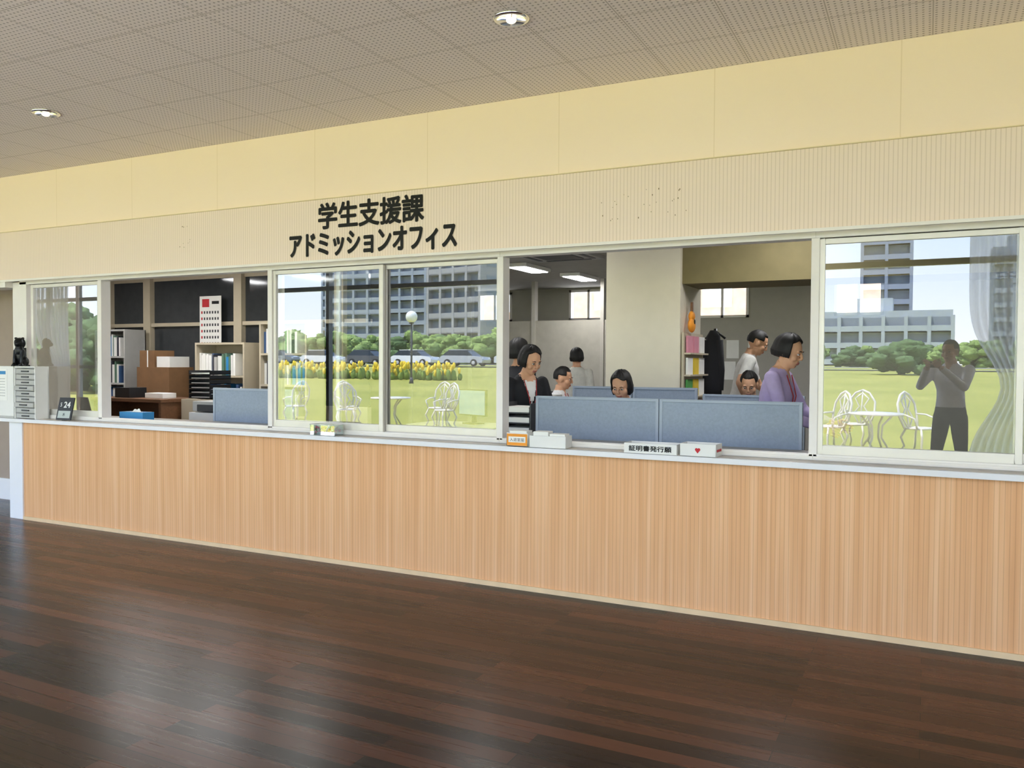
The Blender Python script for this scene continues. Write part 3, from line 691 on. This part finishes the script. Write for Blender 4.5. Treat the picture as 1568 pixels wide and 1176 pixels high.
person('man_in_white_shirt', (-1.83, 4.35, 0), -75, 1.86, top='E4E2DE', bottom='3A3A40', hair='short', male=True, lean=12, hp=14, sleeve='short', armL=((-.30, .22, 1.12), (-.18, .45, .98)), armR=((.34, .0, 1.16), (.17, .08, .98)))
person('seated_man_at_desk', (-1.47, 3.12, 0), -175, 1.68, top='4A4F5A', bottom='2B2B33', seat=.53, hair='short', male=True, hp=22, lean=4, armL=((-.24, .16, .92), (-.12, .36, .80)), armR=((.24, .16, .92), (.12, .36, .80)))
office_chair(-1.47, 3.12, .51, D2R(-175))
ph = person('photographer', (.24, -5.27, 0), 26.6, 1.74, top='F6F6F8', bottom='121216', hair='short', male=True, hp=3, stance=.15, step=.05, curl=.6,
       armL=((-.23, .20, 1.20), (-.075, .37, 1.40)), armR=((.23, .20, 1.20), (.075, .37, 1.40)))
b = MB(); b.box(-.072, .072, -.004, .004, -.035, .035, M_BLACK); b.build('smartphone', ph, loc=(0, .405, 1.47), bevel=.003)

# ------------------------------------------------------------------ outdoors (reflected in the glass)
def gz(y): return -.05 if y > -12 else -.05+(-12-y)/50*1.15 if y > -62 else 1.1
b = MB(); b.box(-60, 40, -9.4, -6.05, -.2, -.045, mat('terrace_bounce_paving', 'EFE6E0', .85)); b.build('terrace')  # paving made this pale to bounce sunlight up onto the hall ceiling
vs = []; fs = []; ys = [-9.4, -12, -20, -30, -40, -50, -62, -90, -180, -400]
for y in ys:
    for x in (-420, -200, -60, 0, 60, 200): vs.append((x, y, gz(y)))
for i in range(len(ys)-1):
    for j in range(5): a = i*6+j; fs.append((a, a+1, a+7, a+6))
b = MB(); b.add(vs, fs, M_LAWN); b.build('lawn')
b = MB(); b.add([(-200, -57, 1.04), (60, -57, 1.04), (60, -88, 1.13), (-200, -88, 1.13)], [(0, 1, 2, 3)], mat('asphalt', '77787A', .9)); b.build('parking_lot')
M_IRON = mat('white_cast_metal', 'E8E2D0', .4)
def garden_chair(x, y, rot):
    b = MB(); k = M_IRON; z = -.05
    b.tube([(.21*math.cos(a), .20*math.sin(a), z+.45) for a in [i*math.pi/10 for i in range(20)]], .018, k, 8, cyclic=True)
    b.cyl((0, 0), .17, z+.445, z+.455, k, 20)
    for sx in (-1, 1):
        b.tube([(sx*.15, .14, z+.44), (sx*.2, .19, z+.3), (sx*.15, .15, z+.15), (sx*.21, .22, z)], .019, k, 8)
        b.tube([(sx*.15, -.14, z+.44), (sx*.2, -.19, z+.3), (sx*.15, -.16, z+.15), (sx*.21, -.24, z)], .019, k, 8)
        b.tube([(sx*.18, -.14, z+.45), (sx*.24, -.2, z+.65), (sx*.23, -.24, z+.85), (sx*.12, -.27, z+1.0), (0, -.28, z+1.05)], .02, k, 8)
        b.tube([(sx*.03, -.18, z+.46), (sx*.14, -.21, z+.62), (sx*.04, -.23, z+.76), (sx*.12, -.25, z+.9), (0, -.27, z+1.0)], .014, k, 8)
        b.tube([(sx*.2, .1, z+.46), (sx*.27, .1, z+.62), (sx*.27, -.05, z+.67), (sx*.23, -.2, z+.68)], .015, k, 8)
    b.tube([(0, -.18, z+.46), (0, -.24, z+.8), (0, -.28, z+1.04)], .014, k, 8)
    b.build('garden_chair', loc=(x, y, 0), rot=rot)
def garden_table(x, y):
    b = MB(); k = M_IRON; z = -.05
    b.cyl((0, 0), .42, z+.69, z+.705, k, 32); b.tube([(.42*math.cos(a), .42*math.sin(a), z+.69) for a in [i*math.pi/12 for i in range(24)]], .016, k, 8, cyclic=True)
    for i in range(4):
        a = i*math.pi/2+.4; c_, s_ = math.cos(a), math.sin(a)
        b.tube([(.3*c_, .3*s_, z+.69), (.12*c_, .12*s_, z+.5), (.1*c_, .1*s_, z+.3), (.3*c_, .3*s_, z)], .018, k, 8)
    b.build('garden_table', loc=(x, y, 0))
garden_chair(-9.5, -10.6, .4); garden_table(-10.9, -10.6); garden_chair(-11.5, -9.8, 2.6); garden_chair(-12.2, -10.8, -1.2); garden_chair(-13.4, -10.3, 1.8); garden_chair(-10.1, -11.3, .1)
garden_chair(-1.45, -10.1, .9); garden_chair(-1.1, -10.9, .3); garden_table(-.75, -10.1); garden_chair(-.1, -10.4, -1.0); garden_chair(-14.8, -10.5, 1)
b = MB(); mf = mat('yellow_flowers', 'F2D23A', .8); mg = mat('flower_leaves', '7E9440', .9)
for i in range(420):
    cx_ = random.choice([-50, -46.5, -42, -38.5, -34, -30.5, -27, -24]); x = cx_+random.gauss(0, .7); y = -34+random.uniform(-.8, .8); z = gz(y); h = random.uniform(.3, .9)
    b.sph((x, y, z+h*.35), (.16, .16, h*.4), mg, 6, 4); b.sph((x+random.uniform(-.1, .1), y+.1, z+h), (.10, .10, .18), mf, 6, 4)
b.build('yellow_flower_bed')
M_LEAF = mat('tree_leaves', '7F9650', .9, 0, .5, 5); M_LEAF2 = mat('tree_leaves_dark', '566F42', .9, 0, .5, 5); M_BARK = mat('tree_bark', '5A4736', .9)
def tree_mesh(seed, leaf):
    random.seed(seed); b = MB(); b.tube([(0, 0, 0), (.1, 0, 1.5), (0, .1, 3)], [.2, .16, .1], M_BARK)
    for i in range(34):
        a = random.uniform(0, 6.28); r = random.uniform(0, 2.4); z = random.uniform(1.5, 5.0-r*.4); rr = random.uniform(.4, .9)
        b.tube([(0, 0, 1.6), (r*math.cos(a), r*math.sin(a), z)], [.07, .03], M_BARK, 6)
        b.sph((r*math.cos(a), r*math.sin(a), z), (rr, rr, rr*.8), leaf, 20, 14, fn=lambda d, th, ph: d*(1+.4*mnoise.noise(d*4+Vector((i, 0, 0)))+.35*mnoise.noise(d*12)))
    return b.mesh('tree')
TM = [tree_mesh(1, M_LEAF), tree_mesh(2, M_LEAF2), tree_mesh(3, M_LEAF)]
random.seed(9)
for i in range(52):
    x = -116+i*2.5+random.uniform(-1, 1); y = -94+random.uniform(-2.5, 2.5)
    if -30 < x < 16: sc = random.uniform(.6, .85)
    else: sc = random.uniform(1.0, 1.4)
    o = obj('tree', TM[i % 3]); o.location = (x, y, gz(y)-1.4*sc); o.rotation_euler = (0, 0, i*1.3); o.scale = (sc*1.3, sc, sc)
for x, y, sc in ((-1.5, -50, .5), (-36, -20, .9), (-32, -19, .8), (-41, -23, 1.0)):  # near trees at far left are added to darken the end pane's reflection
    o = obj('tree', TM[1]); o.location = (x, y, gz(y)-1.0*sc); o.scale = (sc*1.3, sc, sc)
def car(x, y, col):
    mc = mat('car_paint_'+col, col, .25, .2, .02, coat=1); mg_ = mat('car_glass', '1B2226', .08); mt = mat('tyre_rubber', '141414', .8)
    b = MB(); low = [(-2.15, .3), (2.15, .3), (2.2, .55), (2.1, .8), (1.2, .92), (-1.9, .95), (-2.15, .8)]
    b.prism(low, -.82, .82, mc)
    cab = [(-1.95, .93), (1.25, .91), (.5, 1.42), (-1.3, 1.46)]
    vs = [(p[0], -.8, p[1]) if p[1] < 1 else (p[0], -.6, p[1]) for p in cab]+[(p[0], .8, p[1]) if p[1] < 1 else (p[0], .6, p[1]) for p in cab]
    b.add(vs, [(0, 1, 2, 3), (7, 6, 5, 4), (1, 5, 6, 2), (0, 3, 7, 4)], mg_); b.add(vs, [(3, 2, 6, 7)], mc)
    b.box(-1.35, .55, -.62, .62, 1.42, 1.48, mc)
    for wx in (-1.35, 1.35):
        for wy in (-.83, .83):
            b.tube([(wx, wy-.1, .31), (wx, wy+.1, .31)], .31, mt, 20); b.tube([(wx, wy-.11, .31), (wx, wy+.11, .31)], .17, M_ALU, 14)
    for wy in (-.6, .6): b.sph((2.13, wy, .68), (.08, .16, .08), M_WHITE, 10, 6); b.sph((-2.12, wy, .75), (.05, .14, .08), M_RED, 10, 6)
    b.build('car', loc=(x, y, 1.08), bevel=.03)
for i, (x, c_) in enumerate(((-42.3, 'F0F1F3'), (-37, 'B9BCC0'), (-47.5, '3A3F46'), (-53, 'E5E6E8'), (-58.5, '6E7880'), (-66, '6A2226'), (-31.5, 'D0D2D4'))): car(x, -59.5, c_)
b = MB(); gy = -30; b.cyl((0, 0), .05, 0, 3.1, M_DGREY, 12); b.sph((0, 0, 3.35), .3, M_PAPER); b.cyl((0, 0), .12, 0, .3, M_DGREY, 12, r1=.07); b.cyl((0, 0), .12, 3.0, 3.1, M_DGREY, 12); b.build('street_lamp', loc=(-23.2, gy, gz(gy)))
def apt(x, y, w, d, fl, col, rot=0, name='apartment_building'):
    mb_ = mat('hazed_concrete_'+col, col, .85, 0, .05, .3); md = mat('balcony_recess', '848E9A', .6); b = MB(); fh = 3.0; H = fl*fh  # bluish facade tint paints distance haze into the concrete colour
    b.box(-w/2, w/2, -d/2, d/2, 0, H+1, mb_); b.box(-w/8, w/8, -d/4, d/4, H+1, H+3.5, mb_)
    for f_ in range(fl):
        z = f_*fh; b.box(-w/2+.5, w/2-.5, d/2, d/2+.05, z+1.3, z+2.8, md); b.box(-w/2, w/2, d/2, d/2+1.2, z, z+.25, mb_); b.box(-w/2, w/2, d/2+1.1, d/2+1.2, z, z+1.25, mb_)
        b.box(w/2, w/2+.05, -d/2+1, d/2-1, z+1.3, z+2.5, md)
    nb = max(2, int(w/3.4))
    for i in range(nb+1): xx_ = -w/2+i*w/nb; b.box(xx_-.3, xx_+.3, d/2, d/2+1.25, 0, H, mb_)
    return b.build(name, loc=(x, y, 1.1), rot=rot)
apt(-106, -172, 26, 14, 10, '9CA5B2'); apt(-84, -146, 14, 12, 9, 'A4A3A6', .2); apt(-130, -172, 16, 14, 8, 'A8AEB6', -.1); apt(-150, -195, 16, 14, 11, 'A0AAB8')
apt(-7.5, -182, 9, 8, 9, '8F98AA'); apt(-9, -165, 26, 10, 3, 'AEB6BE', 0, 'low_office_building'); apt(16, -200, 8, 8, 8, 'A0AAB8'); apt(-235, -190, 24, 14, 9, 'A0AAB8'); apt(-190, -170, 20, 14, 7, 'A8AEB6')
b = MB()
for x in (-25, -17, 7, 14):
    b.cyl((x, -89), .12, 1.1, 11, M_DGREY, 8); b.box(x-.9, x+.9, -89.06, -88.94, 10.0, 10.12, M_DGREY); b.box(x-.7, x+.7, -89.06, -88.94, 9.3, 9.4, M_DGREY)
b.build('utility_poles')

# ------------------------------------------------------------------ light
w = bpy.data.worlds.new('sky'); S.world = w; w.use_nodes = True
N, L = w.node_tree.nodes, w.node_tree.links
bg = N['Background']; tc = N.new('ShaderNodeTexCoord'); sp = N.new('ShaderNodeSeparateXYZ'); rp = N.new('ShaderNodeValToRGB')
L.new(tc.outputs['Generated'], sp.inputs[0]); L.new(sp.outputs[2], rp.inputs[0]); L.new(rp.outputs[0], bg.inputs[0])
el = rp.color_ramp.elements; el[0].position = 0; el[0].color = (.92, .94, .98, 1); el[1].position = .5; el[1].color = (.38, .58, .95, 1)
e2 = rp.color_ramp.elements.new(.14); e2.color = (.66, .80, .98, 1)
bg.inputs[1].default_value = 4.2
sl = bpy.data.lights.new('sun', 'SUN'); sl.energy = 14; sl.angle = .01; sl.color = (1, .94, .86)
so = bpy.data.objects.new('sun', sl); S.collection.objects.link(so); so.rotation_euler = Vector((.35, -.28, -.95)).to_track_quat('-Z', 'Y').to_euler()
al = bpy.data.lights.new('glazing_sky_portal', 'AREA'); al.shape = 'RECTANGLE'; al.size = XR-XL; al.size_y = HZ-.1
try: al.cycles.is_portal = True
except Exception: pass
ao = bpy.data.objects.new('glazing_sky_portal', al); S.collection.objects.link(ao); ao.location = ((XL+XR)/2, YB-.07, HZ/2+.02); ao.rotation_euler = (D2R(90), 0, 0)

# ------------------------------------------------------------------ camera
cd = bpy.data.cameras.new('camera'); cam = bpy.data.objects.new('camera', cd); S.collection.objects.link(cam)
cd.sensor_width = 36; cd.sensor_fit = 'HORIZONTAL'; cd.lens = 36*1269/1568; cd.clip_start = .02; cd.clip_end = 1000
Mc = Matrix.Rotation(D2R(26.57), 4, 'Z') @ Matrix.Rotation(D2R(90-1.52), 4, 'X') @ Matrix.Rotation(D2R(.3), 4, 'Z')
cam.matrix_world = Matrix.Translation((0, -4.79, 1.472)) @ Mc
S.camera = cam
S.view_settings.view_transform = 'Standard'; S.view_settings.look = 'None'; S.view_settings.exposure = .42
